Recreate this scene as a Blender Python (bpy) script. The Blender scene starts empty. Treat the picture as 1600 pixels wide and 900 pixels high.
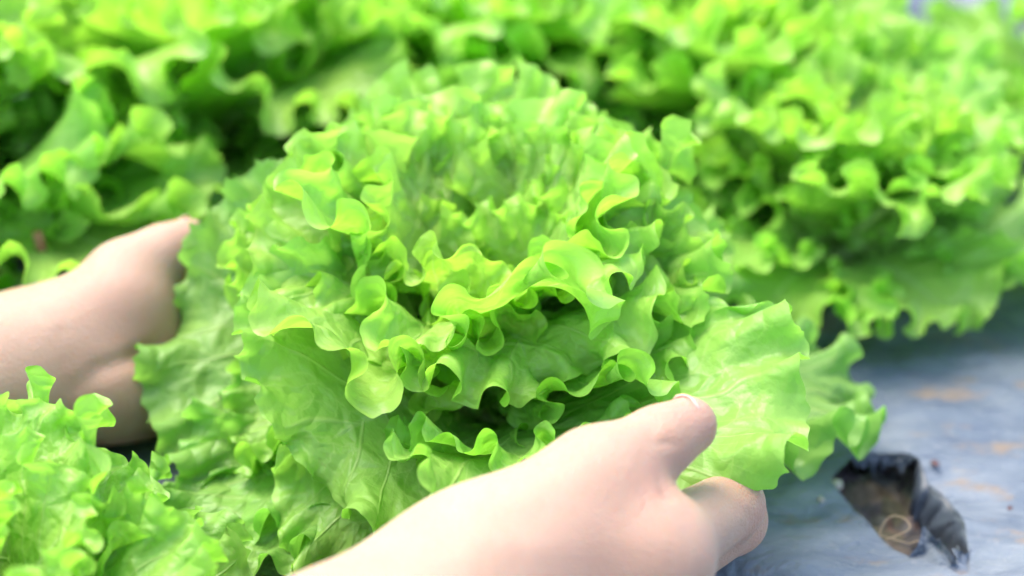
import bpy, bmesh, math, random
import numpy as np
from mathutils import Vector, Matrix

# ------------------------------------------------------------------ camera, sky, sun, exposure
sc = bpy.context.scene
COL = sc.collection
R = math.radians
PITCH, CAM = 30.0, Vector((.010, -.376, .275))
cam_d = bpy.data.cameras.new('camera'); cam = bpy.data.objects.new('camera', cam_d); COL.objects.link(cam)
cam.location = CAM; cam.rotation_euler = (R(90 - PITCH), 0, 0)
cam_d.lens = 50; cam_d.sensor_width = 36; cam_d.clip_start = .01; cam_d.clip_end = 500
cam_d.dof.use_dof = True; cam_d.dof.focus_distance = .376; cam_d.dof.aperture_fstop = 4.8; cam_d.dof.aperture_blades = 0
sc.camera = cam
world = bpy.data.worlds.new('World'); sc.world = world; world.use_nodes = True
SUN_EL, SUN_AZ = 66.0, 145.0          # azimuth: direction the light comes from, degrees from +x towards +y
wn = world.node_tree
sky = wn.nodes.new('ShaderNodeTexSky'); sky.sky_type = 'NISHITA'; sky.sun_disc = False
sky.sun_elevation = R(SUN_EL); sky.sun_rotation = R(90 - SUN_AZ); sky.dust_density = 3.0; sky.ozone_density = .6; sky.air_density = 1.0
bgn = wn.nodes['Background']; wn.links.new(sky.outputs[0], bgn.inputs[0]); bgn.inputs[1].default_value = .15
sun_d = bpy.data.lights.new('sun', 'SUN'); sun = bpy.data.objects.new('sun', sun_d); COL.objects.link(sun)
sun_d.energy = 1.15; sun_d.angle = R(45); sun_d.color = (1, .95, .86)
sv = Vector((math.cos(R(SUN_EL))*math.cos(R(SUN_AZ)), math.cos(R(SUN_EL))*math.sin(R(SUN_AZ)), math.sin(R(SUN_EL))))
sun.rotation_euler = sv.to_track_quat('Z', 'Y').to_euler()
vs = sc.view_settings
vs.view_transform = 'Standard'; vs.look = 'None'; vs.gamma = 1; vs.use_curve_mapping = False; vs.exposure = 2.04
sc.render.engine = 'CYCLES'
sc.cycles.use_denoising = True
sc.cycles.max_bounces = 8; sc.cycles.transmission_bounces = 6; sc.cycles.diffuse_bounces = 6; sc.cycles.glossy_bounces = 2
sc.cycles.use_adaptive_sampling = True; sc.cycles.adaptive_threshold = .02; sc.cycles.adaptive_min_samples = 16; sc.cycles.caustics_reflective = False; sc.cycles.caustics_refractive = False

FWD = Vector((0, math.cos(R(PITCH)), -math.sin(R(PITCH)))); UPV = Vector((0, math.sin(R(PITCH)), math.cos(R(PITCH))))
FPX = 1600*50/36
def at(px, py, d):
    """real point d metres along the lens axis on the sight line of a photo pixel"""
    return CAM + Vector((1, 0, 0))*((px - 800)/FPX*d) - UPV*((py - 450)/FPX*d) + FWD*d
def on_ground(px, py, z=0.0):
    v = Vector((1, 0, 0))*((px - 800)/FPX) - UPV*((py - 450)/FPX) + FWD
    return CAM + v*((z - CAM.z)/v.z)

# ------------------------------------------------------------------ helpers
def tag(o, label=None, cat=None, group=None, kind=None):
    for k, v in (('label', label), ('category', cat), ('group', group), ('kind', kind)):
        if v: o[k] = v
    return o
def link(name, me, mat=None, parent=None, smooth=True):
    o = bpy.data.objects.new(name, me); COL.objects.link(o)
    if mat and not me.materials: me.materials.append(mat)
    if parent: o.parent = parent
    return o
def mesh(name, V, F, smooth=True):
    me = bpy.data.meshes.new(name); me.from_pydata([tuple(v) for v in np.asarray(V).tolist()], [], np.asarray(F).tolist() if not isinstance(F, list) else F)
    if smooth: me.polygons.foreach_set('use_smooth', [True]*len(me.polygons))
    me.update(); return me
def grid_faces(nr, ns):
    i = np.arange(nr*ns).reshape(nr, ns)
    return np.stack([i[:-1, :-1], i[:-1, 1:], i[1:, 1:], i[1:, :-1]], -1).reshape(-1, 4)
def empty(name, loc, rz=0):
    o = bpy.data.objects.new(name, None); COL.objects.link(o); o.location = loc; o.rotation_euler = (0, 0, rz); o.empty_display_size = .02
    return o
def tube(name, pts, rad, seg=7):
    pts = [Vector(p) for p in pts]; V = []; F = []
    up = Vector((.3, .2, .93))
    for i, p in enumerate(pts):
        t = (pts[min(i + 1, len(pts) - 1)] - pts[max(i - 1, 0)]).normalized()
        a = t.cross(up).normalized(); b = t.cross(a); r = rad[i] if hasattr(rad, '__len__') else rad
        for k in range(seg):
            w = 2*math.pi*k/seg; V.append(p + (a*math.cos(w) + b*math.sin(w))*r)
    for i in range(len(pts) - 1):
        for k in range(seg): F.append((i*seg + k, i*seg + (k + 1) % seg, (i + 1)*seg + (k + 1) % seg, (i + 1)*seg + k))
    F.append(tuple(range(seg))[::-1]); F.append(tuple(range((len(pts) - 1)*seg, len(pts)*seg)))
    return mesh(name, V, F)
def vnoise(x, y, seed=0):
    """2-D value noise, numpy"""
    def h(i, j):
        n = (i*374761393 + j*668265263 + seed*1442695041) & 0x7fffffff
        n = ((n ^ (n >> 13))*1274126177) & 0x7fffffff
        return ((n ^ (n >> 16)) & 0xffff)/65535.0*2 - 1
    i = np.floor(x).astype(np.int64); j = np.floor(y).astype(np.int64); f = x - i; g = y - j
    f = f*f*(3 - 2*f); g = g*g*(3 - 2*g)
    return (h(i, j)*(1 - f) + h(i + 1, j)*f)*(1 - g) + (h(i, j + 1)*(1 - f) + h(i + 1, j + 1)*f)*g

class NT:
    """small node-tree writer"""
    def __init__(s, name):
        s.m = bpy.data.materials.new(name); s.m.use_nodes = True; s.t = s.m.node_tree; s.t.nodes.clear()
        s.out = s.n('ShaderNodeOutputMaterial')
    def n(s, typ, ins=None, **kw):
        nd = s.t.nodes.new(typ)
        for k, v in kw.items(): setattr(nd, k, v)
        for k, v in (ins or {}).items(): s.put(nd.inputs[k], v)
        return nd
    def put(s, sock, v):
        if isinstance(v, bpy.types.NodeSocket): s.t.links.new(v, sock)
        elif isinstance(v, bpy.types.Node): s.t.links.new(v.outputs[0], sock)
        elif isinstance(v, tuple) and len(v) == 3 and sock.type == 'RGBA': sock.default_value = (*v, 1)
        else: sock.default_value = v
    def math(s, op, a, b=None, c=None, clamp=False):
        nd = s.n('ShaderNodeMath', operation=op, use_clamp=clamp); s.put(nd.inputs[0], a)
        if b is not None: s.put(nd.inputs[1], b)
        if c is not None: s.put(nd.inputs[2], c)
        return nd.outputs[0]
    def mix(s, f, a, b, mode='MIX'):
        nd = s.n('ShaderNodeMix', data_type='RGBA', blend_type=mode); s.put(nd.inputs[0], f); s.put(nd.inputs[6], a); s.put(nd.inputs[7], b)
        return nd.outputs[2]
    def ramp(s, f, stops):
        nd = s.n('ShaderNodeValToRGB'); s.put(nd.inputs[0], f); e = nd.color_ramp.elements
        while len(e) < len(stops): e.new(.5)
        for q, (p, c) in zip(e, stops): q.position = p; q.color = (*c, 1) if hasattr(c, '__len__') else (c, c, c, 1)
        return nd.outputs[0]
    def smooth(s, v, a, b):
        nd = s.n('ShaderNodeMapRange', interpolation_type='SMOOTHSTEP'); s.put(nd.inputs[0], v); nd.inputs[1].default_value = a; nd.inputs[2].default_value = b
        return nd.outputs[0]

# ------------------------------------------------------------------ materials
def leaf_material(fine_detail):
    N = NT('lettuce_leaf')
    uv = N.n('ShaderNodeUVMap', uv_map='vein'); fl = N.n('ShaderNodeUVMap', uv_map='flat')
    sep = N.n('ShaderNodeSeparateXYZ', {0: uv}); u, v = sep.outputs[0], sep.outputs[1]
    oi = N.n('ShaderNodeObjectInfo')
    wob = N.n('ShaderNodeTexNoise', noise_dimensions='2D', ins={'Vector': fl, 'Scale': 3.0, 'Detail': 1.0})
    uw = N.math('ADD', u, N.math('MULTIPLY', N.math('SUBTRACT', wob.outputs[0], .5), .14))
    # side veins run along the rays of the blade
    st = N.math('ABSOLUTE', N.math('SUBTRACT', N.math('FRACT', N.math('MULTIPLY', uw, 8.0)), .5))
    wid = N.math('ADD', .030, N.math('MULTIPLY', N.math('SUBTRACT', 1.0, v), .06))
    side = N.math('SUBTRACT', 1.0, N.math('DIVIDE', st, wid), clamp=True)
    side = N.math('MULTIPLY', N.smooth(side, 0.0, 1.0), N.smooth(v, 1.0, .75))
    st2 = N.math('ABSOLUTE', N.math('SUBTRACT', N.math('FRACT', N.math('MULTIPLY', N.math('ADD', uw, N.math('MULTIPLY', wob.outputs[0], .12)), 26.0)), .5))
    side2 = N.math('MULTIPLY', N.smooth(st2, .10, 0.0), N.math('MULTIPLY', N.smooth(v, .30, .6), N.smooth(v, 1.0, .8)))
    # net veins
    warp = N.n('ShaderNodeTexNoise', noise_dimensions='2D', ins={'Vector': fl, 'Scale': 9.0, 'Detail': 2.0})
    wv = N.n('ShaderNodeVectorMath', operation='MULTIPLY_ADD'); N.put(wv.inputs[0], warp.outputs[1]); wv.inputs[1].default_value = (.10, .10, 0); N.put(wv.inputs[2], fl)
    vo1 = N.n('ShaderNodeTexVoronoi', voronoi_dimensions='2D', ins={'Vector': wv, 'Scale': 8.5}, feature='DISTANCE_TO_EDGE')
    net1 = N.smooth(vo1.outputs[0], .030, .0)
    vein = N.math('MAXIMUM', N.math('MULTIPLY', side, .9), N.math('MULTIPLY', net1, .55))
    vein = N.math('MAXIMUM', vein, N.math('MULTIPLY', side2, .45))
    vein = N.math('MULTIPLY', vein, N.smooth(v, 1.02, .55))
    mott = N.n('ShaderNodeTexNoise', noise_dimensions='2D', ins={'Vector': fl, 'Scale': 6.0, 'Detail': 4.0, 'Roughness': .6})
    base = N.mix(N.smooth(mott.outputs[0], .3, .75), oi.outputs['Color'], N.mix(1.0, oi.outputs['Color'], (1.20, 1.13, 1.0), 'MULTIPLY'))
    # margin is yellower, the foot of the blade paler
    base = N.mix(N.math('MULTIPLY', N.smooth(v, .72, 1.0), .45), base, N.mix(1.0, base, (1.12, 1.08, 1.1), 'MULTIPLY'))
    flx = N.n('ShaderNodeSeparateXYZ', {0: fl})
    foot = N.smooth(flx.outputs[1], .42, .02)
    base = N.mix(N.math('MULTIPLY', foot, .65), base, (.45, .58, .20))
    col = N.mix(N.math('MULTIPLY', vein, .80), base, (.52, .68, .22)) if fine_detail else base
    wrib = N.math('MULTIPLY_ADD', flx.outputs[1], -.054, .050)
    rib = N.math('SUBTRACT', 1.15, N.math('DIVIDE', N.math('ABSOLUTE', flx.outputs[0]), N.math('MAXIMUM', wrib, .004)), clamp=True)
    rib = N.math('MULTIPLY', N.smooth(rib, .05, .6), N.smooth(flx.outputs[1], .93, .75))
    col = N.mix(N.math('MULTIPLY', rib, .75), col, (.46, .62, .24))
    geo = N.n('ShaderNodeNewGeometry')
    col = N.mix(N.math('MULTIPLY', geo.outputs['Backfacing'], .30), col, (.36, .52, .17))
    # blisters between the veins
    bl = N.math('SUBTRACT', N.smooth(vo1.outputs[0], 0.0, .34), N.math('MULTIPLY', side, .40))
    fine = N.n('ShaderNodeTexNoise', noise_dimensions='2D', ins={'Vector': fl, 'Scale': 42.0, 'Detail': 3.0})
    hgt = N.math('ADD', N.math('MULTIPLY', bl, .85), N.math('MULTIPLY', fine.outputs[0], .42))
    bump = N.n('ShaderNodeBump', {'Strength': .55, 'Distance': .0018, 'Height': hgt if fine_detail else mott.outputs[0]})
    pr = N.n('ShaderNodeBsdfPrincipled', {'Base Color': col, 'Roughness': .34, 'Normal': bump, 'IOR': 1.42, 'Specular IOR Level': .5})
    tcol = N.mix(1.0, col, (1.05, 1.22, .75), 'MULTIPLY')
    tr = N.n('ShaderNodeBsdfTranslucent', {'Color': tcol, 'Normal': bump})
    mx = N.n('ShaderNodeMixShader', {0: .48, 1: pr.outputs[0], 2: tr.outputs[0]})
    N.put(N.out.inputs[0], mx.outputs[0]); return N.m

def rib_material():
    N = NT('lettuce_midrib')
    tc = N.n('ShaderNodeTexCoord')
    ns = N.n('ShaderNodeTexNoise', {'Vector': tc.outputs['Object'], 'Scale': 120.0, 'Detail': 3.0})
    c = N.mix(ns.outputs[0], (.32, .50, .11), (.45, .60, .22))
    b = N.n('ShaderNodeBump', {'Strength': .3, 'Distance': .001, 'Height': ns.outputs[0]})
    pr = N.n('ShaderNodeBsdfPrincipled', {'Base Color': c, 'Roughness': .36, 'Normal': b, 'Subsurface Weight': 0.0})
    N.put(N.out.inputs[0], pr.outputs[0]); return N.m

def skin_material():
    N = NT('skin')
    at_ = N.n('ShaderNodeAttribute', attribute_name='flush'); tc = N.n('ShaderNodeTexCoord')
    n1 = N.n('ShaderNodeTexNoise', {'Vector': tc.outputs['Object'], 'Scale': 55.0, 'Detail': 4.0, 'Roughness': .6})
    n2 = N.n('ShaderNodeTexNoise', {'Vector': tc.outputs['Object'], 'Scale': 420.0, 'Detail': 2.0})
    vo = N.n('ShaderNodeTexVoronoi', {'Vector': tc.outputs['Object'], 'Scale': 850.0}, feature='DISTANCE_TO_EDGE')
    c = N.mix(N.smooth(n1.outputs[0], .3, .7), (.385, .258, .182), (.42, .287, .207))
    c = N.mix(at_.outputs['Fac'], c, (.44, .205, .145))
    c = N.mix(N.math('MULTIPLY', N.smooth(n2.outputs[0], .62, .75), .10), c, (.60, .33, .24))
    h = N.math('ADD', N.math('MULTIPLY', N.smooth(vo.outputs[0], 0.0, .25), .6), N.math('MULTIPLY', n2.outputs[0], .5))
    b = N.n('ShaderNodeBump', {'Strength': .45, 'Distance': .0006, 'Height': h})
    pr = N.n('ShaderNodeBsdfPrincipled', {'Base Color': c, 'Roughness': .46, 'Normal': b, 'Subsurface Weight': 1.0, 'Subsurface Radius': (1.0, .36, .2), 'Subsurface Scale': .0022, 'Specular IOR Level': .3})
    N.put(N.out.inputs[0], pr.outputs[0]); return N.m

def nail_material():
    N = NT('fingernail')
    uv = N.n('ShaderNodeUVMap', uv_map='nail'); sp = N.n('ShaderNodeSeparateXYZ', {0: uv})
    c = N.mix(N.smooth(sp.outputs[0], .80, .86), (.56, .30, .24), (.58, .48, .40))
    c = N.mix(N.smooth(sp.outputs[0], .22, .08), c, (.58, .40, .33))
    pr = N.n('ShaderNodeBsdfPrincipled', {'Base Color': c, 'Roughness': .22, 'Subsurface Weight': .4, 'Subsurface Radius': (.8, .3, .2), 'Subsurface Scale': .002, 'Coat Weight': .3})
    N.put(N.out.inputs[0], pr.outputs[0]); return N.m

def sheet_material():
    N = NT('mulch_film')
    tc = N.n('ShaderNodeTexCoord'); P = tc.outputs['Object']
    mp = N.n('ShaderNodeMapping', {'Vector': P, 'Rotation': (0, 0, R(28)), 'Scale': (11, 30, 11)})
    streak = N.n('ShaderNodeTexNoise', {'Vector': mp, 'Scale': 1.0, 'Detail': 6.0, 'Roughness': .62, 'Distortion': .6})
    big = N.n('ShaderNodeTexNoise', {'Vector': P, 'Scale': 11.0, 'Detail': 4.0})
    fine = N.n('ShaderNodeTexNoise', {'Vector': P, 'Scale': 240.0, 'Detail': 4.0, 'Roughness': .7})
    c = N.ramp(streak.outputs[0], [(.28, (.062, .083, .118)), (.45, (.105, .130, .166)), (.58, (.165, .190, .218)), (.76, (.28, .29, .30))])
    c = N.mix(N.math('MULTIPLY', N.smooth(big.outputs[0], .45, .72), .45), c, (.085, .110, .155))
    c = N.mix(N.math('MULTIPLY', N.smooth(fine.outputs[0], .56, .72), .30), c, (.30, .30, .29))
    dm = N.n('ShaderNodeMapping', {'Vector': P, 'Location': (3.1, 1.7, 0), 'Scale': (34, 62, 34)})
    dirt = N.n('ShaderNodeTexNoise', {'Vector': dm, 'Scale': 1.0, 'Detail': 7.0, 'Roughness': .68})
    c = N.mix(N.math('MULTIPLY', N.smooth(dirt.outputs[0], .55, .66), .8), c, (.20, .145, .10))
    wr = N.n('ShaderNodeTexNoise', {'Vector': mp, 'Scale': 2.6, 'Detail': 5.0, 'Roughness': .6, 'Distortion': 1.2})
    h = N.math('ADD', wr.outputs[0], N.math('MULTIPLY', fine.outputs[0], .12))
    b = N.n('ShaderNodeBump', {'Strength': .85, 'Distance': .006, 'Height': h})
    rg = N.math('ADD', .55, N.math('MULTIPLY', streak.outputs[0], .35))
    pr = N.n('ShaderNodeBsdfPrincipled', {'Base Color': c, 'Roughness': rg, 'Normal': b, 'Specular IOR Level': .3})
    N.put(N.out.inputs[0], pr.outputs[0]); return N.m

def soil_material():
    N = NT('soil')
    tc = N.n('ShaderNodeTexCoord'); P = tc.outputs['Object']
    a = N.n('ShaderNodeTexNoise', {'Vector': P, 'Scale': 90.0, 'Detail': 7.0, 'Roughness': .7})
    v = N.n('ShaderNodeTexVoronoi', {'Vector': P, 'Scale': 130.0})
    c = N.ramp(a.outputs[0], [(.3, (.040, .031, .025)), (.52, (.100, .078, .060)), (.75, (.21, .17, .135))])
    c = N.mix(.25, c, v.outputs[1], 'SOFT_LIGHT')
    b = N.n('ShaderNodeBump', {'Strength': 1.0, 'Distance': .003, 'Height': N.math('ADD', a.outputs[0], N.math('MULTIPLY', v.outputs[0], -.5))})
    pr = N.n('ShaderNodeBsdfPrincipled', {'Base Color': c, 'Roughness': .95, 'Normal': b, 'Specular IOR Level': .2})
    N.put(N.out.inputs[0], pr.outputs[0]); return N.m

def plain(name, c1, c2, scale, rough=.7):
    N = NT(name); tc = N.n('ShaderNodeTexCoord')
    a = N.n('ShaderNodeTexNoise', {'Vector': tc.outputs['Object'], 'Scale': scale, 'Detail': 4.0})
    pr = N.n('ShaderNodeBsdfPrincipled', {'Base Color': N.mix(a.outputs[0], c1, c2), 'Roughness': rough})
    N.put(N.out.inputs[0], pr.outputs[0]); return N.m
M_LEAF, M_LEAF_FAR, M_RIB, M_SKIN, M_NAIL, M_SHEET, M_SOIL = leaf_material(True), leaf_material(False), rib_material(), skin_material(), nail_material(), sheet_material(), soil_material()
M_FLAP = plain('mulch_film_flap_shade', (.018, .022, .032), (.075, .095, .13), 90, .42)  # dark film colour with the shade of the turned-down flaps painted in
M_STRAW = plain('dry_straw', (.18, .13, .08), (.30, .23, .15), 300)
M_TWIG = plain('brown_twig', (.22, .10, .04), (.36, .18, .07), 200)
M_STONE = plain('pebble', (.30, .25, .19), (.50, .44, .36), 150, .85)

# ------------------------------------------------------------------ ground: soil, film-covered beds, torn hole
def inside(poly, x, y):
    c = np.zeros(x.shape, bool); n = len(poly)
    for i in range(n):
        x0, y0 = poly[i]; x1, y1 = poly[(i + 1) % n]
        k = ((y0 > y) != (y1 > y)) & (x < (x1 - x0)*(y - y0)/((y1 - y0) if y1 != y0 else 1e-12) + x0)
        c ^= k
    return c
def nearest(poly, x, y):
    best = np.full(x.shape, 1e9); bx = x.copy(); by = y.copy(); n = len(poly)
    for i in range(n):
        x0, y0 = poly[i]; x1, y1 = poly[(i + 1) % n]; dx, dy = x1 - x0, y1 - y0
        t = np.clip(((x - x0)*dx + (y - y0)*dy)/(dx*dx + dy*dy), 0, 1)
        qx, qy = x0 + t*dx, y0 + t*dy; d = np.hypot(x - qx, y - qy); m = d < best
        best[m] = d[m]; bx[m] = qx[m]; by[m] = qy[m]
    return best, bx, by
HOLE_PX = [(1296, 748), (1313, 768), (1329, 784), (1350, 806), (1369, 827), (1396, 846), (1422, 862), (1458, 882), (1498, 900), (1516, 893),
           (1514, 856), (1509, 820), (1496, 796), (1480, 775), (1462, 760), (1449, 749), (1442, 735), (1432, 724), (1413, 716), (1393, 712), (1373, 711), (1350, 714), (1330, 720), (1308, 736)]
HOLE = [tuple(on_ground(*p)[:2]) for p in HOLE_PX]
HC = np.mean(HOLE, 0)
def sheet_z(x, y):
    z = .0022*vnoise(x*22, y*30, 1) + .0012*vnoise(x*60 + y*25, y*70 - x*30, 2) + .0005*vnoise(x*150 + 3, y*170, 3)
    # stretched folds running towards the torn hole
    a = np.arctan2(y - HC[1], x - HC[0]); r = np.hypot(x - HC[0], y - HC[1])
    z = z + .0016*np.exp(-r/.06)*np.sin(a*7 + 1.2*vnoise(a*2, r*20, 5))*np.clip(r/.03, 0, 1)
    ridge = np.abs(vnoise(x*14 - y*9, y*16 + x*6, 7)); z = z + .0030*np.exp(-(ridge/.10)**2)*(.5 + .5*vnoise(x*9, y*9, 8))
    return z
EDGE_Y = .392
def bed(name, x0, x1, y0, y1, step, hole=None, slump0=False, slump1=False):
    nx, ny = int((x1 - x0)/step) + 1, int((y1 - y0)/step) + 1
    X, Y = np.meshgrid(np.linspace(x0, x1, nx), np.linspace(y0, y1, ny))
    keep = np.ones(X.shape, bool)
    if hole is not None:
        ins = inside(hole, X, Y); d, bx, by = nearest(hole, X, Y)
        near = d < step*.75; X = np.where(near, bx, X); Y = np.where(near, by, Y); keep = ~(ins & ~near)
    Z = sheet_z(X, Y)
    wob = .006*vnoise(X*16, X*0 + 3.3, 11)
    if slump1:
        t = np.clip((Y + wob - (y1 - .03))/.03, 0, 1); Z = Z - .035*t*t
    if slump0:
        t = np.clip(((y0 + .03) - Y + wob)/.03, 0, 1); Z = Z - .035*t*t
    idx = np.arange(nx*ny).reshape(ny, nx); F = grid_faces(ny, nx); ok = keep.reshape(-1)[F].all(1); F = F[ok]
    if hole is not None:
        V = np.stack([X, Y, Z], -1).reshape(-1, 3); cen = V[F].mean(1); cin = inside(hole, cen[:, 0], cen[:, 1]); F = F[~cin]
        used = np.zeros(nx*ny, bool); used[F.reshape(-1)] = True; rm = np.cumsum(used) - 1; V = V[used]; F = rm[F]
    else: V = np.stack([X, Y, Z], -1).reshape(-1, 3)
    return link(name, mesh(name, V, F), M_SHEET)
near_bed = tag(bed('plastic_mulch_sheet', -.62, .72, -.42, EDGE_Y, .0042, HOLE, slump1=True), 'faded blue grey plastic mulch film covering the planted bed', kind='structure')
far_bed = tag(bed('plastic_mulch_sheet', -1.6, 1.7, .428, 1.5, .012, slump0=True), 'pale plastic mulch film on the next bed beyond the furrow', kind='structure')
# bare soil under and around everything, out to the horizon
def soil_ground():
    bm = bmesh.new()
    xs = [-300, -40, -6, -1.8] + list(np.linspace(-.7, .8, 60)) + [2, 6, 40, 300]
    ys = [-300, -40, -6, -1] + list(np.linspace(-.5, .7, 60)) + [2, 6, 40, 300]
    X, Y = np.meshgrid(xs, ys); Z = -.040 + .006*vnoise(X*18, Y*18, 21) + .004*vnoise(X*45, Y*45, 22)
    return mesh('soil_ground', np.stack([X, Y, Z], -1).reshape(-1, 3), grid_faces(len(ys), len(xs)))
tag(link('soil_ground', soil_ground(), M_SOIL), 'dark brown garden soil under the film', kind='structure')
# soil showing in the torn hole: a finer heap
def hole_soil():
    n = 140; s = .075
    X, Y = np.meshgrid(np.linspace(HC[0] - s, HC[0] + s, n), np.linspace(HC[1] - s, HC[1] + s, n))
    r = np.hypot(X - HC[0] + .008, Y - HC[1] - .008)/s
    Z = -.0085 - .010*np.clip((X - HC[0])/s + .25, 0, 1) - .006*(1 - r)*0 + .0040*vnoise(X*80, Y*80, 31) + .0034*np.abs(vnoise(X*170, Y*170, 32)) + .0018*vnoise(X*380, Y*380, 33) - .0008
    d, _, _ = nearest(HOLE, X, Y); ins = inside(HOLE, X, Y); Z = np.where(ins, Z, np.minimum(Z, -.009)); Z = np.minimum(Z, -.0042)
    return mesh('hole_soil', np.stack([X, Y, Z], -1).reshape(-1, 3), grid_faces(n, n))
tag(link('planting_hole_soil', hole_soil(), M_SOIL), 'crumbly brown soil showing through the torn planting hole', kind='structure')
# torn rim of the film: turned down on the right, curled up at the near corner
def rim(idx, drop, inward, curl, name, seed, jag=.25, mat=None):
    rng = np.random.default_rng(seed); pts = np.array([HOLE[i % len(HOLE)] for i in idx])
    fine = []; 
    for i in range(len(pts) - 1):
        for k in range(6): fine.append(pts[i] + (pts[i + 1] - pts[i])*k/6)
    fine.append(pts[-1]); fine = np.array(fine); n = len(fine)
    nr = 8; V = np.zeros((nr, n, 3))
    tz = sheet_z(fine[:, 0], fine[:, 1])
    endf = np.clip(np.minimum(np.arange(n), np.arange(n)[::-1])/5, 0, 1)
    jj = 1 + jag*vnoise(np.arange(n)*.45, np.zeros(n) + seed, seed) + .5*jag*vnoise(np.arange(n)*1.7, np.zeros(n), seed + 3)
    for j in range(nr):
        t = j/(nr - 1); ang = t*curl
        d = HC - fine; d = d/np.linalg.norm(d, axis=1)[:, None]
        V[j, :, :2] = fine + d*(inward*jj*endf*(1 + .7*vnoise(np.arange(n)*.5, np.zeros(n) + t*3, seed + 21))*math.sin(ang)/max(math.sin(min(curl, 1.57)), .2))[:, None] - d*.0008
        V[j, :, 2] = tz - .0006 + drop*jj*endf*(1 - math.cos(ang)) + .0026*vnoise(np.arange(n)*.45, np.zeros(n) + t*4, seed + 9)*t
    return link(name, mesh(name, V.reshape(-1, 3), grid_faces(nr, n)), mat or M_SHEET, near_bed)
rim([10, 11, 12, 13, 14, 15, 16, 17], -.020, .0055, 1.5, 'torn_flap', 4, .45, M_FLAP)
rim([6, 7, 8, 9, 10], .0030, .006, 2.0, 'torn_flap', 7, .3)
rim([17, 18, 19, 20, 21, 22], -.006, .002, 1.4, 'torn_flap', 12, .25, M_FLAP)
rim([0, 1, 2, 3, 4, 5, 6], -.003, .0018, 1.5, 'torn_flap', 15)

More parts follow.
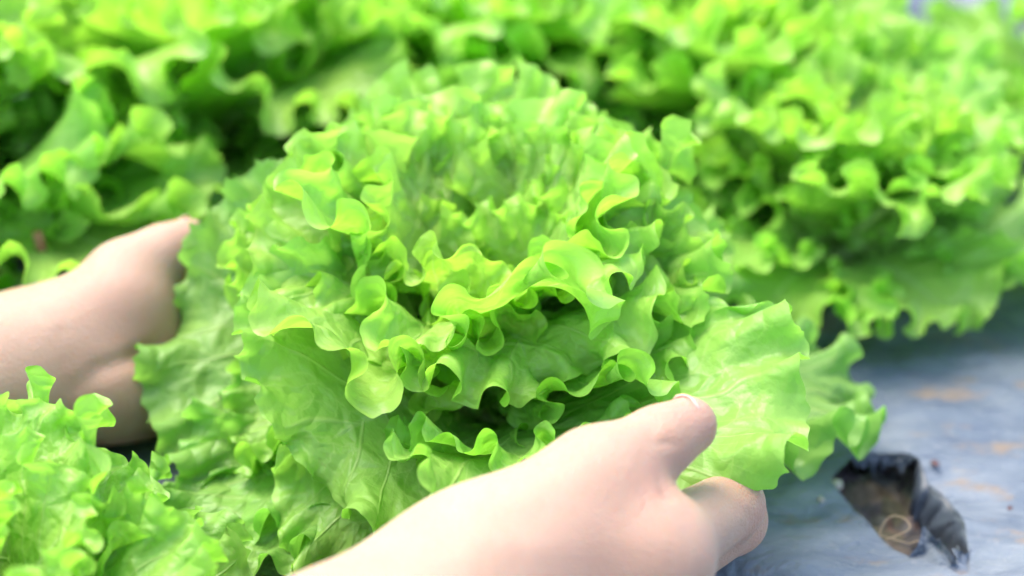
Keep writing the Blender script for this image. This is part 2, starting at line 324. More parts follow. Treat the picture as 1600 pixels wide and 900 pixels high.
# ------------------------------------------------------------------ lettuce leaves: blades that grow faster at the margin and so buckle into ruffles
def snoise(rng, n, k):
    c = rng.uniform(-1, 1, k + 4); t = np.linspace(0, k, n); i = np.floor(t).astype(int); f = t - i
    g = lambda j: c[np.clip(j, 0, k + 3)]
    p0, p1, p2, p3 = g(i), g(i + 1), g(i + 2), g(i + 3)
    return .5*((2*p1) + (p2 - p0)*f + (2*p0 - 5*p1 + 4*p2 - p3)*f*f + (3*p1 - p0 - 3*p2 + p3)*f**3)
OUT = [(0, 1.0), (.20, .985), (.39, .90), (.50, .74), (.50, .56), (.39, .37), (.235, .20), (.115, .075), (.075, 0)]
def grow_leaf(seed, ns=321, nr=22, grow=2.4, power=5.0, fold=0., widen=1.0, waves=9, iters=520, lobes=.075, teeth=.010, bowl=.2, bend=.10):
    rng = np.random.default_rng(seed); phi = np.linspace(-1, 1, ns)
    a = np.abs(phi)*(len(OUT) - 1); xs = np.array([p[0]*widen for p in OUT]); xs[-1] = .075; ys = [p[1] for p in OUT]
    def sm(v): return np.convolve(np.concatenate([v[:1].repeat(15), v, v[-1:].repeat(15)]), np.ones(31)/31, 'valid')
    bx, by = sm(np.sign(phi)*np.interp(a, range(9), xs)), sm(np.interp(a, range(9), ys))
    fade = np.clip((1 - np.abs(phi))*5, 0, 1)
    lob = lobes*snoise(rng, ns, 22) + .035*snoise(rng, ns, 9)
    tt = np.abs(((phi*46 + .8*snoise(rng, ns, 30)) % 1) - .5)*2
    lob = 1 + (lob - teeth*2*tt*(.4 + .6*np.abs(snoise(rng, ns, 40))))*fade
    bx = bx*lob; by = .5 + (by - .5)*lob
    ay = .80*(1 - np.abs(phi))**1.15; r = np.linspace(0, 1, nr)**.8
    X = np.outer(r, bx); Y = np.outer(1 - r, ay) + np.outer(r, by) - (r*(1 - r))[:, None]*.25*(fade*(by - ay))[None]
    flat = np.stack([X, Y, np.zeros_like(X)], -1)
    g = 1 + (fold*r[:, None]**2.6 + (grow - 1)*(r[:, None]**power))*np.clip((1 - np.abs(phi))*3.2, .12, 1)[None]
    P = flat.copy(); w = np.zeros(ns)
    for kk, am in ((waves, .05), (waves*1.9, .035), (waves*3.3, .02), (waves*5.5, .008)):
        w += am*np.sin(phi*math.pi*kk*(1 + .12*snoise(rng, ns, 6)) + rng.uniform(0, 6.28) + 1.5*snoise(rng, ns, 8))*(.6 + .6*rng.random())
    P[..., 2] += (r[:, None]**1.6)*(w*fade)[None] + bowl*X**2 + .02*(rng.random((nr, ns)) - .5)*r[:, None]
    W = np.ones((nr, ns, 1)); W[0] = 0; W = W*np.clip((1 - np.abs(phi))*9, 0, 1)[None, :, None]
    e = np.s_; cons = []; nrm = lambda d: np.sqrt((d*d).sum(-1))
    def put(sa, sb, L, st, one=False): cons.append((sa, sb, L, st, one, W[sa], W[sb]))
    for p in (0, 1):
        n = (ns - p)//2; sa, sb = e[1:, p:p + 2*n - 1:2], e[1:, p + 1:p + 2*n:2]; put(sa, sb, nrm(flat[sb] - flat[sa])*(g[sa] + g[sb])/2, 1)
    for p in (0, 1):
        n = (nr - p)//2; sa, sb = e[p:p + 2*n - 1:2, :], e[p + 1:p + 2*n:2, :]; put(sa, sb, nrm(flat[sb] - flat[sa])*1.04, 1)
    for p in (0, 1):
        n = (nr - p)//2; ra, rb = slice(p, p + 2*n - 1, 2), slice(p + 1, p + 2*n, 2); c0, c1 = slice(0, ns - 1), slice(1, ns)
        for ca, cb in ((c0, c1), (c1, c0)):
            A, B, Mi = (ra, ca), (rb, cb), (rb, ca)
            put(A, B, nrm((flat[Mi] - flat[A])*1.04 + (flat[B] - flat[Mi])*((g[A] + g[B])/2)[..., None]), .5)
    cu = np.concatenate([np.zeros((nr, 1)), np.cumsum(nrm(np.diff(flat, axis=1))*(g[:, 1:] + g[:, :-1])/2, 1)], 1)
    cr = np.concatenate([np.zeros((1, ns)), np.cumsum(nrm(np.diff(flat, axis=0))*1.04, 0)], 0)
    for sk, f1, f2 in ((2, .97, .985), (4, .80, .95)):
        put(e[1:, :-sk], e[1:, sk:], ((cu[:, sk:] - cu[:, :-sk])*f1)[1:], bend, True); put(e[:-sk, :], e[sk:, :], (cr[sk:] - cr[:-sk])*f2, bend*1.5, True)
    V = np.zeros_like(P)
    for it in range(iters):
        P0 = P.copy(); P = P + V*.9
        for sa, sb, L, st, one, wa, wb in cons:
            A = P[sa]; B = P[sb]; d = B - A; ln = nrm(d) + 1e-9; c = (ln - L)/ln
            if one:
                corr = (.25*st*np.minimum(c, 0))[..., None]*d; P[sa] = P[sa] + corr*wa; P[sb] = P[sb] - corr*wb
            else:
                corr = (st*c)[..., None]*d/(wa + wb + 1e-6); P[sa] = A + corr*wa; P[sb] = B - corr*wb
        if it % 3 == 0:
            P[1:, 1:-1] += W[1:, 1:-1]*.04*((P[1:, 2:] + P[1:, :-2])/2 - P[1:, 1:-1]); P[1:-1] += W[1:-1]*.04*((P[2:] + P[:-2])/2 - P[1:-1])
        V = np.clip(P - P0, -.004, .004)
    # small pointed teeth along the margin
    sp = np.zeros(ns); j = 4
    while j < ns - 6:
        sp[j] = rng.uniform(.25, 1.0); j += int(rng.integers(4, 9))
    od = P[-1] - P[-3]; od /= nrm(od)[:, None] + 1e-9; P[-1] += od*(sp*.022*fade)[:, None]
    # fine crinkle towards the edge
    nv = np.cross(np.gradient(P, axis=1), np.gradient(P, axis=0)); nv /= nrm(nv)[..., None] + 1e-9
    P += nv*((r**5)[:, None]*(.010*vnoise(np.arange(ns)[None]*.33 + r[:, None]*5, r[:, None]*9 + seed, seed + 40) + .005*vnoise(np.arange(ns)[None]*.8 + seed, r[:, None]*14, seed + 41))*fade[None])[..., None]
    # puckers between the side veins
    Z = .010*vnoise(flat[..., 0]*11 + seed*7, flat[..., 1]*11, seed) + .005*vnoise(flat[..., 0]*24 + seed, flat[..., 1]*24, seed + 5)
    P[..., 2] += Z*(np.clip(r*3, 0, 1)*np.clip((1 - r)*4 + .3, 0, 1))[:, None]*fade[None]
    return dict(P=P, flat=flat, phi=phi, r=r)
LEAVES = [grow_leaf(1, grow=2.2, power=4.6, waves=8), grow_leaf(12, grow=2.05, power=6, fold=.3, waves=6, bend=.15), grow_leaf(3, grow=2.6, power=6, waves=6),
          grow_leaf(14, grow=2.1, power=6, fold=.4, widen=1.05, waves=6, bend=.14), grow_leaf(25, grow=2.3, power=6.5, waves=5, widen=.95), grow_leaf(36, grow=2.1, power=5, fold=.45, waves=5, bend=.14),
          grow_leaf(47, grow=1.8, power=7, waves=5, widen=1.05)]
def bend_blade(Q, L, e0, e1, cup=0., twist=0., sway=0., p=1.0, wide=1.0, ruffle=1.0):
    """lay blade points along a curving midrib: e0 -> e1 degrees of rise, cupped by cup/L, wide scales the width"""
    sh = Q.shape; q = Q.reshape(-1, 3)
    ts = np.linspace(0, 1.4, 281); el = np.radians(e0 + (e1 - e0)*np.clip(ts, 0, 1.4)**p); dt = ts[1] - ts[0]
    cy = np.concatenate([[0], np.cumsum(np.cos((el[1:] + el[:-1])/2))*dt]); cz = np.concatenate([[0], np.cumsum(np.sin((el[1:] + el[:-1])/2))*dt])
    t = np.clip(q[:, 1], 0, 1.4); x = q[:, 0]*wide; z = q[:, 2]*ruffle; dy = q[:, 1] - t
    k = cup*np.clip(.25 + t, 0, 1) + 1e-6; ang = np.clip(k*x, -2.6, 2.6)
    x2 = np.sin(ang)/k - z*np.sin(ang); z2 = (1 - np.cos(ang))/k + z*np.cos(ang)
    tw = np.radians(twist)*t; x3 = x2*np.cos(tw) - z2*np.sin(tw); z3 = x2*np.sin(tw) + z2*np.cos(tw)
    e = np.interp(t, ts, el); y = np.interp(t, ts, cy) + dy*np.cos(e) - z3*np.sin(e); zz = np.interp(t, ts, cz) + dy*np.sin(e) + z3*np.cos(e)
    return (np.stack([x3 + sway*t*t, y, zz], -1)*L).reshape(sh)
def leaf_meshes(var, L, e0, e1, mirror=False, mat=None, **kw):
    S = LEAVES[var]; P = S['P'].copy(); nr, ns = P.shape[:2]
    if mirror: P[..., 0] *= -1
    V = bend_blade(P, L, e0, e1, **kw); F = grid_faces(nr, ns)
    if not mirror: F = F[:, ::-1]
    me = mesh('leaf', V.reshape(-1, 3), F)
    fl = S['flat'].reshape(-1, 3)[:, :2]; ph = np.broadcast_to(S['phi'][None], (nr, ns)).reshape(-1); rr = np.broadcast_to(S['r'][:, None], (nr, ns)).reshape(-1)
    li = np.zeros(len(me.loops), np.int32); me.loops.foreach_get('vertex_index', li)
    for nm, arr in (('vein', np.stack([ph, rr], -1)), ('flat', fl)):
        uvl = me.uv_layers.new(name=nm); uvl.data.foreach_set('uv', arr[li].astype(np.float32).reshape(-1))
    me.materials.append(mat or M_LEAF)
    # midrib: a tapering half-round rib
    n, sg = 26, 8; Q = np.zeros((n, sg + 1, 3)); ty = np.linspace(0, .78, n); w = .052*(1 - ty/.82)**1.1 + .0025
    for j in range(sg + 1):
        a = 2*math.pi*j/sg; Q[:, j, 0] = w*np.cos(a); Q[:, j, 1] = ty; Q[:, j, 2] = w*.42*np.sin(a) - w*.47 - .008*ty[:]
    rb = mesh('midrib', bend_blade(Q, L, e0, e1, **kw).reshape(-1, 3), grid_faces(n, sg + 1)); rb.materials.append(M_RIB)
    return me, rb
YOUNG, MID, OLD = np.array((.355, .585, .085)), np.array((.262, .515, .075)), np.array((.152, .385, .078))
def leaf_colour(age, rng):
    c = YOUNG + (MID - YOUNG)*age*2 if age < .5 else MID + (OLD - MID)*(age*2 - 1)
    return (*(c*(1 + .10*(rng.random(3) - .5))), 1)
def add_leaf(parent, me, rb, az, col, foot=.006, z=.012, roll=0, sub=0):
    o = link('leaf', me, None, parent); a = R(az)
    o.location = (math.cos(a)*foot, math.sin(a)*foot, z); o.rotation_euler = (0, R(roll), R(az - 90)); o.color = col
    b = link('midrib', rb, None, o)
    if sub: s = o.modifiers.new('smooth', 'SUBSURF'); s.levels = 0; s.render_levels = sub
    return o
def stump(parent, r=.013, h=.03):
    V = []; n = 12; prof = [(.8, -.035), (1, -.01), (1.05, .3), (.9, .7), (.5, 1.), (.0, 1.05)]
    for f, zz in prof:
        for k in range(n): w = 2*math.pi*k/n; V.append((r*f*math.cos(w)*(1 + .08*math.sin(3*w)), r*f*math.sin(w), zz*h if zz > 0 else zz))
    return link('stem', mesh('stem', V, grid_faces(6, n).tolist() + [(j*n + n - 1, j*n, j*n + n, j*n + 2*n - 1) for j in range(5)]), M_RIB, parent)

# the big lettuce between the hands: az, L, e0, e1, cup, age, variant, extra
hero = tag(empty('lettuce', (0, 0, 0)), 'large frilly green lettuce held between the two bare hands', 'lettuce')
stump(hero, .015, .035)
hr = np.random.default_rng(5)
HERO = [
 # outer, low
 (-57, .127, 43, -20, .9, .62, 6, dict(wide=1.0, roll=10)),       # leaf under the thumb
 (-2, .124, 13, -10, .5, .85, 4, dict(wide=.72)),     # lying on the film to the right
 (154, .106, 48, 10, .7, .80, 6, dict(wide=1.1, roll=-38)),      # big leaf on the far left, by the left thumb
 (196, .078, 24, -20, .9, .8, 2, dict(wide=.9)),
 (212, .096, 18, -24, .8, .75, 4, dict(wide=.8, roll=-6)),
 (220, .110, 8, -12, .8, .8, 6, dict(wide=.55)),
 (248, .066, 8, -22, .8, .9, 6, dict(wide=.8)),
 (272, .074, 6, -20, .8, .9, 4, dict()),
 (302, .080, 8, -18, .8, .85, 2, dict()),
 (20, .098, 30, -10, .8, .55, 4, dict(roll=15)), (50, .100, 38, 0, .8, .55, 6, dict()), (82, .104, 44, 10, .8, .6, 4, dict()), (112, .102, 50, 16, .8, .6, 6, dict(wide=1.1)), (138, .100, 40, 4, .8, .65, 2, dict()),
 # middle ring
 (224, .092, 58, -26, .8, .52, 6, dict(wide=1.25, roll=-26)),     # broad front-left leaf
 (253, .100, 42, -74, .9, .48, 6, dict(wide=.78)),                # tongue hanging at the front
 (284, .088, 14, 50, 1.0, .50, 0, dict(wide=1.0)),                # upturned leaf at the front
 (205, .084, 34, -30, 1.2, .5, 4, dict(wide=.7)),
 (-22, .090, 60, 0, 1.0, .4, 2, dict(roll=12)), (16, .098, 60, 2, 1.0, .35, 1, dict(roll=8, p=2)), (48, .106, 64, 16, 1.1, .35, 2, dict(p=2)), (78, .100, 66, 22, 1.1, .35, 1, dict()),
 (104, .100, 62, 20, 1.0, .4, 6, dict(wide=1.15)), (130, .098, 62, 16, 1.1, .35, 2, dict()),
 # inner ring: steep, rims rolling outwards late
 (288, .084, 76, -50, 1.0, .2, 3, dict(wide=1.15, p=2.0)),        # frilled rim in front of the heart
 (336, .100, 80, -24, 1.1, .34, 2, dict(wide=1.1, p=2.6, roll=6)), # folded leaf on the right
 (184, .098, 70, -4, 1.2, .25, 3, dict(wide=1.15, p=2.0, roll=-16)), # wide leaf left of the heart
 (236, .082, 74, -40, 1.2, .22, 5, dict(p=2.2)),
 (24, .102, 78, 20, 1.3, .12, 5, dict(p=2)), (66, .094, 78, 24, 1.3, .1, 3, dict(p=2, wide=1.15)), (118, .095, 76, 20, 1.3, .12, 5, dict(p=2, wide=1.15)), (154, .102, 74, 18, 1.3, .12, 1, dict(p=2)),
 # heart
 (326, .078, 84, 20, 1.5, .22, 3, dict(wide=1.0)), (30, .088, 84, 36, 1.7, .0, 3, dict(mirror=True)), (85, .082, 84, 30, 1.6, .0, 5, dict()), (140, .088, 86, 40, 1.8, .0, 5, dict(mirror=True)), (215, .074, 84, 34, 1.9, .0, 3, dict()),
 # two frilly masses standing in the middle, left and right of a valley
 (86, .094, 88, 66, .9, .05, 5, dict(wide=.80, at=(.017, .013, .014))), (76, .078, 88, 74, 1.0, .0, 3, dict(wide=.85, at=(.014, -.002, .012), mirror=True)),
 (104, .100, 86, 60, .8, .12, 3, dict(wide=.95, at=(-.022, .009, .012))), (100, .080, 86, 68, 1.0, .08, 5, dict(wide=.9, at=(-.024, -.004, .012), mirror=True)),
 (62, .088, 86, 58, .9, .10, 1, dict(wide=.8, at=(.034, -.004, .012))), (118, .086, 84, 50, .9, .15, 1, dict(wide=.8, at=(-.044, -.002, .010), mirror=True)),
 (88, .112, 82, 40, .8, .2, 5, dict(wide=.95, at=(-.004, .030, .010))),
]
for (az, L, e0, e1, cup, age, var, kw) in HERO:
    kwroll = kw.pop('roll', 0); spot = kw.pop('at', None)
    L = L*.92
    me, rb = leaf_meshes(var, L, e0, e1, cup=cup, p=kw.pop('p', 1.3), **kw)
    front = (az % 360) > 180 or age < .3
    lf = add_leaf(hero, me, rb, az, leaf_colour(age, hr), foot=.004 + .008*age, z=.022 - .014*age, roll=kwroll, sub=1 if front else 0)
    if spot: lf.location = spot

# the other lettuces: shared posed blades
T = dict(heart=[leaf_meshes(v, .085, 84, 48, cup=2.4, p=1.3, mat=M_LEAF_FAR) for v in (5, 3)],
         inner=[leaf_meshes(v, .105, 74, 26, cup=1.8, p=1.3, mirror=m, mat=M_LEAF_FAR) for v, m in ((2, 0), (5, 1), (1, 0))],
         mid=[leaf_meshes(v, .122, 58, 2, cup=1.2, p=1.3, mirror=m, mat=M_LEAF_FAR) for v, m in ((4, 0), (1, 1), (2, 0))],
         outer=[leaf_meshes(v, .125, 34, -22, cup=.9, p=1.2, mirror=m, mat=M_LEAF_FAR) for v, m in ((1, 0), (4, 1), (2, 0))])
def lettuce(x, y, s, seed, label, near=False, lift=0):
    rng = np.random.default_rng(seed)
    root = tag(empty('lettuce', (x, y, 0)), label, 'lettuce', 'lettuces planted in the bed'); root.scale = (s, s, s)
    stump(root)
    a0 = rng.uniform(0, 360)
    for ring, n, age, dz in (('outer', 8, .45, .012), ('mid', 7, .28, .016), ('inner', 5, .14, .02), ('heart', 3, .02, .024)):
        if near: n -= 1; age += .15
        for k in range(n):
            me, rb = T[ring][rng.integers(len(T[ring]))]
            c = leaf_colour(np.clip(age + rng.uniform(-.12, .12), 0, 1), rng)
            o = add_leaf(root, me, rb, a0 + k*360/n + rng.uniform(-14, 14), c, foot=.007, z=dz, roll=rng.uniform(-8, 8))
            if near: o.material_slots[0].link = 'OBJECT'; o.material_slots[0].material = M_LEAF; q = o.modifiers.new('smooth', 'SUBSURF'); q.levels = 0; q.render_levels = 1
            f = rng.uniform(.86, 1.14); o.scale = (f*rng.uniform(.9, 1.1), f, f); o.rotation_euler.x = R(rng.uniform(-9, 9) + (lift if ring != 'outer' else 0))
        a0 += 23
    return root
for a in [(-.122, -.116, .60, 31, 'smaller lettuce in the near corner, in front of the left wrist', True),
          (-.215, .105, .90, 2, 'blurred lettuce behind the left wrist, at the left edge of the picture'),
          (-.130, .195, .98, 3, 'blurred lettuce behind the left thumb, beside the edge lettuce'),
          (-.010, .235, .90, 5, 'blurred lettuce straight behind the held lettuce, hidden below by it'),
          (-.085, .335, .90, 4, 'very blurred lettuce in the back row, left of the middle at the top edge'),
          (.055, .345, .85, 9, 'very blurred lettuce in the back row, right of the middle at the top edge'),
          (.098, .205, .88, 6, 'blurred lettuce behind the right side of the held lettuce', False, 8),
          (.136, .112, .64, 27, 'blurred lettuce drooping onto the open film right of the held one', False, 14),
          (.290, .225, .76, 8, 'blurred lettuce cut off by the right edge of the picture', False, 12)]:
    lettuce(*a)

# ------------------------------------------------------------------ hands: one continuous skin surface each, grown from a bone layout
def cone_sd(p, a, b, ra, rb):
    a = np.array(a, np.float32); b = np.array(b, np.float32); ba = b - a; l2 = float(ba @ ba); rr = ra - rb; a2 = l2 - rr*rr; il2 = 1/l2
    pa = p - a; y = pa @ ba; z = y - l2; q = pa*l2 - y[:, None]*ba; x2 = (q*q).sum(-1); y2 = y*y*l2; z2 = z*z*l2
    k = math.copysign(1, rr)*rr*rr*x2
    c1 = np.sign(z)*a2*z2 > k; c2 = np.sign(y)*a2*y2 < k
    return np.where(c1, np.sqrt(x2 + z2)*il2 - rb, np.where(c2, np.sqrt(x2 + y2)*il2 - ra, (np.sqrt(np.maximum(x2*a2*il2, 0)) + y*rr)*il2 - ra))
def smin(a, b, k):
    h = np.maximum(k - np.abs(a - b), 0)/k
    return np.minimum(a, b) - h*h*h*k/6
def hand_field(p, spec):
    """spec: list of groups; each group (k_in, k_out, [(a, b, ra, rb)...]) is blended inside by k_in, to the rest by k_out"""
    d = None
    for kin, kout, prims in spec:
        g = None
        for a, b, ra, rb in prims:
            s = cone_sd(p, a, b, ra, rb); g = s if g is None else smin(g, s, kin)
        d = g if d is None else smin(d, g, kout)
    return d
def surface_nets(spec, h):
    allp = np.array([[q for q in pr[:2]] for g in spec for pr in g[2]], np.float32).reshape(-1, 3); rm = max(max(pr[2:]) for g in spec for pr in g[2])
    lo = allp.min(0) - rm - 3*h; hi = allp.max(0) + rm + 3*h; n = np.ceil((hi - lo)/h).astype(int) + 1
    ax = [lo[i] + h*np.arange(n[i], dtype=np.float32) for i in range(3)]
    G = np.stack(np.meshgrid(*ax, indexing='ij'), -1).astype(np.float32); D = np.empty(n, np.float32)
    for i in range(0, n[0], 8): D[i:i + 8] = hand_field(G[i:i + 8].reshape(-1, 3), spec).reshape(D[i:i + 8].shape)
    neg = D < 0; cnt = sum(neg[i:n[0] - 1 + i, j:n[1] - 1 + j, k:n[2] - 1 + k].astype(np.int8) for i in (0, 1) for j in (0, 1) for k in (0, 1))
    act = (cnt > 0) & (cnt < 8); idx = -np.ones(act.shape, np.int64); idx[act] = np.arange(act.sum())
    V = np.argwhere(act).astype(np.float32)*h + lo + h/2
    for it in range(4):     # pull every vertex on to the surface
        e = .0004; d0 = hand_field(V, spec); gr = np.stack([hand_field(V + np.eye(3, dtype=np.float32)[i]*e, spec) - d0 for i in range(3)], -1)/e
        V = V - gr*np.clip(d0, -h, h)[:, None]/np.maximum((gr*gr).sum(-1), .2)[:, None]
    F = []
    for axis in range(3):
        s0 = [slice(None)]*3; s1 = [slice(None)]*3; s0[axis] = slice(0, -1); s1[axis] = slice(1, None)
        A, B = neg[tuple(s0)], neg[tuple(s1)]; ch = np.argwhere(A != B); b, c = (axis + 1) % 3, (axis + 2) % 3
        ok = (ch[:, b] > 0) & (ch[:, c] > 0) & (ch[:, b] < n[b] - 1) & (ch[:, c] < n[c] - 1); ch = ch[ok]; flip = ~A[tuple(ch.T)]
        def cell(db, dc):
            q = ch.copy(); q[:, b] -= db; q[:, c] -= dc; return idx[tuple(q.T)]
        f = np.stack([cell(1, 1), cell(0, 1), cell(0, 0), cell(1, 0)], -1); f[flip] = f[flip][:, ::-1]; F.append(f)
    F = np.concatenate(F); F = F[(F >= 0).all(1)]
    nrm = np.stack([hand_field(V + np.eye(3, dtype=np.float32)[i]*.0004, spec) - hand_field(V - np.eye(3, dtype=np.float32)[i]*.0004, spec) for i in range(3)], -1); nrm /= np.linalg.norm(nrm, axis=1)[:, None] + 1e-9
    return V, F, nrm
def poly_dist(V, pts):
    best = np.full(len(V), 1e9)
    for a, b in zip(pts[:-1], pts[1:]):
        a, b = np.array(a), np.array(b); t = np.clip(((V - a) @ (b - a))/((b - a) @ (b - a)), 0, 1); best = np.minimum(best, np.linalg.norm(V - a - t[:, None]*(b - a), axis=1))
    return best
def make_nail(parent, base, tip, dorsal, r, w, l):
    """a curved plate on the back of the last finger bone"""
    base, tip, dorsal = Vector(base), Vector(tip), Vector(dorsal); ax = (tip - base).normalized(); dz = (dorsal - ax*dorsal.dot(ax)).normalized(); sd = ax.cross(dz)
    nu, nv = 13, 13; V = []; uv = []
    for i in range(nu):
        t = i/(nu - 1)
        for j in range(nv):
            s = j/(nv - 1)*2 - 1; round_ = math.sqrt(max(0, 1 - (max(0, (t - .72)/.28)**2)*.55)) * math.sqrt(max(.25, 1 - max(0, (.2 - t)/.2)**2*.6))
            ang = s*w/r*round_; rr = r*1.035 + .00015
            V.append(tip + ax*(-l*.50 + l*t*(1 - .10*s*s)) + sd*math.sin(ang)*rr*.96 + dz*(math.cos(ang)*rr - .0009*t*t - .0007*(1 - t))); uv.append((t, s))
    me = mesh('fingernail', V, grid_faces(nu, nv)); ul = me.uv_layers.new(name='nail')
    for lp in me.loops: ul.data[lp.index].uv = uv[lp.vertex_index]
    o = link('fingernail', me, M_NAIL, parent); s = o.modifiers.new('thick', 'SOLIDIFY'); s.thickness = .0005; s.offset = -1; return o
def finger(pts, rad, k=.004): return [(pts[i], pts[i + 1], rad[i], rad[i + 1]) for i in range(len(pts) - 1)]
def build_hand(label, spec, h, creases, flush, nails):
    V, F, nr = surface_nets(spec, h)
    for pts, depth, width in creases:
        V = V - nr*(depth*np.exp(-(poly_dist(V, pts)/width)**2))[:, None]
    me = mesh('hand', V, F); fl = np.zeros(len(V))
    for c, rad, amt in flush: fl = np.maximum(fl, amt*np.exp(-(np.linalg.norm(V - np.array(c), axis=1)/rad)**2))
    a = me.attributes.new('flush', 'FLOAT', 'POINT'); a.data.foreach_set('value', fl.astype(np.float32))
    o = tag(link('human_hand', me, M_SKIN), label, 'hand', 'hands holding the lettuce')
    s = o.modifiers.new('smooth', 'SUBSURF'); s.levels = 0; s.render_levels = 1
    for n in nails: make_nail(o, *n)
    return o

# near hand: back of the hand towards the lens, thumb over the leaf, fingers under it
elbow, fore, wr = at(200, 1420, .255), at(540, 1108, .305), at(735, 950, .330)
tc, tm, ti, tt = at(800, 880, .330), at(935, 752, .338), at(1030, 690, .346), at(1075, 665, .352)
im, ip, idp, itp = at(1016, 866, .335), at(1140, 789, .373), at(1122, 737, .392), at(1072, 722, .404)
uln = Vector((-.06, .60, -.78)).normalized()
def off(p, k, along=0.): return Vector(p) + uln*k + Vector((along, 0, 0))
mm, mp, md, mt = off(im, .0185), off(ip, .0165, .004), off(idp, .016, .006), off(itp, .013, .004)
rm_, rp, rd, rt = off(im, .0360, -.004), off(ip, .031, -.001), off(idp, .028, .001), off(itp, .024, 0)
lm, lp, ld, lt = off(im, .0520, -.010), off(ip, .042, -.010), off(idp, .038, -.010), off(itp, .033, -.010)
w2 = off(wr, .022)
right = [
 (.020, .01, [(elbow, fore, .034, .0265), (fore, wr, .0265, .0225), (off(elbow, .02), off(fore, .016), .034, .026), (off(fore, .016), w2, .026, .0185)]),
 (.016, .022, [(wr, im, .0195, .0108), (wr, mm, .017, .0125), (w2, rm_, .015, .0115), (w2, lm, .015, .0105), (im, lm, .0108, .0095), (mm, at(900, 850, .345), .011, .014)]),
 (.010, .022, [(wr, tc, .018, .0165), (tc, tm, .0165, .0126), (tm, im, .0068, .0060), (at(880, 830, .340), im, .012, .0092)]),
 (.006, .007, [(tm, ti, .0118, .0081), (ti, tt, .0081, .0073)]),
 (.005, .007, [(im, ip, .0108, .0086), (ip, idp, .0088, .0078), (idp, itp, .0078, .0066)]),
 (.005, .006, [(mm, mp, .0112, .0090), (mp, md, .0090, .0080), (md, mt, .0080, .0068)]),
 (.005, .006, [(rm_, rp, .0105, .0085), (rp, rd, .0085, .0075), (rd, rt, .0075, .0064)]),
 (.005, .006, [(lm, lp, .0095, .0075), (lp, ld, .0075, .0066), (ld, lt, .0066, .0056)]),
]
up_, rt_, aw = UPV, Vector((1, 0, 0)), FWD
build_hand('bare hand in front, thumb pressing a leaf from above, arm entering at the bottom edge', right, .0016,
  [([at(1010, 735, .333), at(1028, 765, .330), at(1040, 778, .328)], .0012, .0014), ([at(1015, 650, .345), at(1035, 690, .336), at(1052, 730, .345)], .0003, .0012), ([at(1030, 640, .345), at(1046, 682, .338), at(1062, 722, .347)], .00025, .001)]
  + [([at(1000 + 9*i, 655 - 3*i, .34), at(1016 + 9*i, 690 - 3*i, .334), at(1026 + 9*i, 726 - 3*i, .342)], .00045, .0008) for i in range(5)]
  + [([at(1140 + 11*i, 800 - 4*i, .357), at(1152 + 11*i, 825 - 4*i, .365)], .0004, .0008) for i in range(4)]
  + [([at(760, 850, .31), at(900, 850, .31), at(1030, 855, .315)], -.0003, .004), ([at(820, 900, .31), at(940, 890, .315), at(1040, 885, .32)], .00025, .005), ([at(1042, 800, .322), at(1060, 850, .320), at(1075, 890, .325)], -.0004, .005), ([at(720, 830, .31), at(850, 790, .315), at(930, 770, .32)], .0002, .005)],
  [(tt, .012, .55), (ip, .013, .5), (im, .016, .35), (ti, .012, .3), (at(1022, 775, .33), .010, .5), (at(960, 880, .32), .03, .2), (mp, .013, .5)],
  [(tt - (rt_*.62 - up_*.42 + aw*.5)*.01, tt, rt_*.55 + up_*.8 + aw*.25, .0066, .0056, .0100), (idp, itp, -up_*.6 + rt_*.6 + aw*.3, .0068, .0058, .0115), (md, mt, -up_*.6 + rt_*.6 + aw*.3, .0070, .0060, .012), (rd, rt, -up_*.6 + rt_*.6 + aw*.3, .0066, .0057, .0115), (ld, lt, -up_*.6 + rt_*.6 + aw*.3, .0058, .0048, .0095)])

# far hand: palm towards the lens, thumb behind the leaf edge, fingers under the plant
elb, fr, w = at(-520, 720, .400), at(-150, 622, .440), at(30, 580, .450)
hyp = at(186, 596, .450)
c0, c1, c2, c3 = at(105, 535, .448), at(200, 437, .455), at(256, 398, .460), at(292, 376, .464)
i0, m0, r0, l0 = at(300, 500, .478), at(310, 540, .484), at(305, 580, .486), at(290, 612, .482)
fw = Vector((.75, .64, -.10)).normalized(); cu = Vector((.98, -.05, .15)).normalized(); cu2 = Vector((.8, -.55, .2)).normalized()
def chain(p, a, b, c):
    p = Vector(p); q = p + fw*a; s = q + cu*b; return [p, q, s, s + cu2*c]
I, M_, R_, L_ = chain(i0, .034, .020, .017), chain(m0, .037, .023, .018), chain(r0, .034, .021, .018), chain(l0, .027, .016, .015)
left = [
 (.016, .01, [(elb, fr, .033, .0245), (fr, w, .0245, .0190), (elb + Vector((0, -.002, -.006)), fr + Vector((0, -.002, -.006)), .032, .024)]),
 (.014, .020, [(w, i0, .0165, .0125), (w, m0, .0165, .0125), (w, r0, .016, .012), (w, l0, .015, .0115), (i0, l0, .011, .010)]),
 (.012, .026, [(w, hyp, .0160, .0172), (hyp, l0, .0165, .0115)]),
 (.012, .018, [(w, c0, .0165, .0165), (c0, at(188, 480, .450), .0165, .0150), (at(188, 480, .450), c1, .0150, .0120)]),
 (.005, .009, [(c1, c2, .0118, .0094), (c2, c3, .0094, .0074)]),
] + [(.005, .007, finger(ch, rr)) for ch, rr in ((I, (.0108, .0086, .0077, .0065)), (M_, (.0110, .0090, .0079, .0067)), (R_, (.0104, .0084, .0074, .0063)), (L_, (.0094, .0074, .0065, .0055)))]
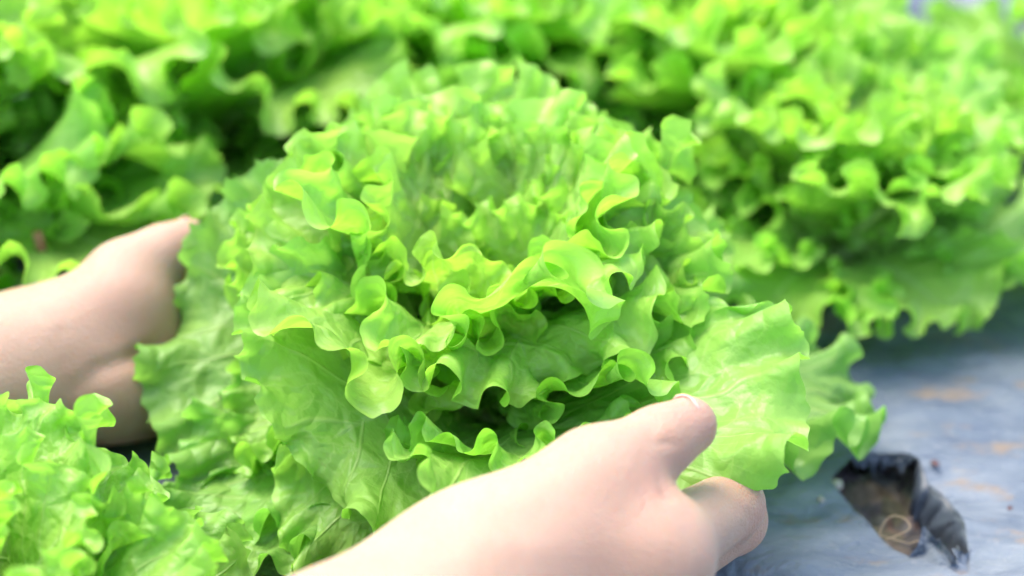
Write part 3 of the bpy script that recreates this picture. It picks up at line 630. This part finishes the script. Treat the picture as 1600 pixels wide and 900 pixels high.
build_hand('bare hand at the left edge, palm towards the viewer, thumb behind a leaf', left, .0016,
  [([at(265, 535, .44), at(215, 556, .435), at(160, 575, .432), at(120, 600, .432)], .0020, .0030),
   ([at(85, 470, .44), at(98, 520, .43), at(108, 580, .43), at(112, 640, .44)], .0009, .0016),
   ([at(60, 480, .44), at(74, 530, .43), at(84, 590, .43)], .0005, .0013),
   ([at(0, 598, .43), at(60, 585, .43), at(118, 562, .43)], .0006, .0018)],
  [(c3, .012, .55), (hyp, .022, .5), (at(230, 545, .445), .016, .6), (at(190, 470, .44), .02, .25), (i0, .015, .4), (r0, .015, .4)],
  [(c2, c3, up_*.7 - rt_*.35 + aw*.6, .0076, .0062, .0128)] + [(ch[2], ch[3], fw, rr, rr*.86, .0112) for ch, rr in ((I, .0067), (M_, .0069), (R_, .0065), (L_, .0057))])

# ------------------------------------------------------------------ small things
g0 = on_ground(1372, 836, -.004)
def arc(c, r, a0, a1, n, up, tilt=1.0): return [(c[0] + r*math.cos(R(a0 + (a1 - a0)*i/n)), c[1] + r*.7*math.sin(R(a0 + (a1 - a0)*i/n)), c[2] + up*math.sin(math.pi*i/n)) for i in range(n + 1)]
p1 = on_ground(1395, 836, .000)
strands = [(x + .0011*math.sin(i*.33 + 1), y + .0008*math.sin(i*.47), z) for i, (x, y, z) in enumerate(arc(p1, .0050, -140, 170, 22, .005))] + [(p1[0] + .004 + .0011*i, p1[1] - .004 + .0002*math.sin(i), p1[2] + .001*math.sin(i*.6)) for i in range(10)]
tag(link('dry_root', tube('dry_root', strands, .0002, 6), M_STRAW), 'pale dry root curled in a loop in the torn hole', 'root')
p2 = on_ground(97, 575, 0.0)
tw = [p2 + Vector((.0005*math.sin(i), .0, .0060*i)) for i in range(10)]
tag(link('twig', tube('twig', tw, [.0026 - .0001*i for i in range(10)], 8), M_TWIG), 'thin brown twig standing upright behind the left wrist', 'twig')
def pebble(px, py, r, label, seed, mat=M_STONE, z=.002):
    bm = bmesh.new(); bmesh.ops.create_icosphere(bm, subdivisions=2, radius=r); rng = np.random.default_rng(seed)
    for v in bm.verts: v.co *= 1 + .25*math.sin(v.co.x/r*2.3 + seed)*math.cos(v.co.y/r*2.9 + seed*2); v.co.z *= .6
    me = bpy.data.meshes.new('pebble'); bm.to_mesh(me); bm.free(); me.polygons.foreach_set('use_smooth', [True]*len(me.polygons))
    o = link('pebble', me, mat); o.location = on_ground(px, py, z); return tag(o, label, 'pebble', 'crumbs lying on the film')
pebble(1461, 724, .0013, 'tiny dark crumb on the film above the torn hole', 2, M_SOIL)
pebble(1283, 780, .0012, 'tiny pale crumb on the film left of the torn hole', 3)
pebble(1578, 794, .0009, 'tiny dark speck on the film right of the torn hole', 4, M_SOIL)
pebble(1306, 757, .0026, 'pale stone on the upper left lip of the torn hole', 5, z=-.003)
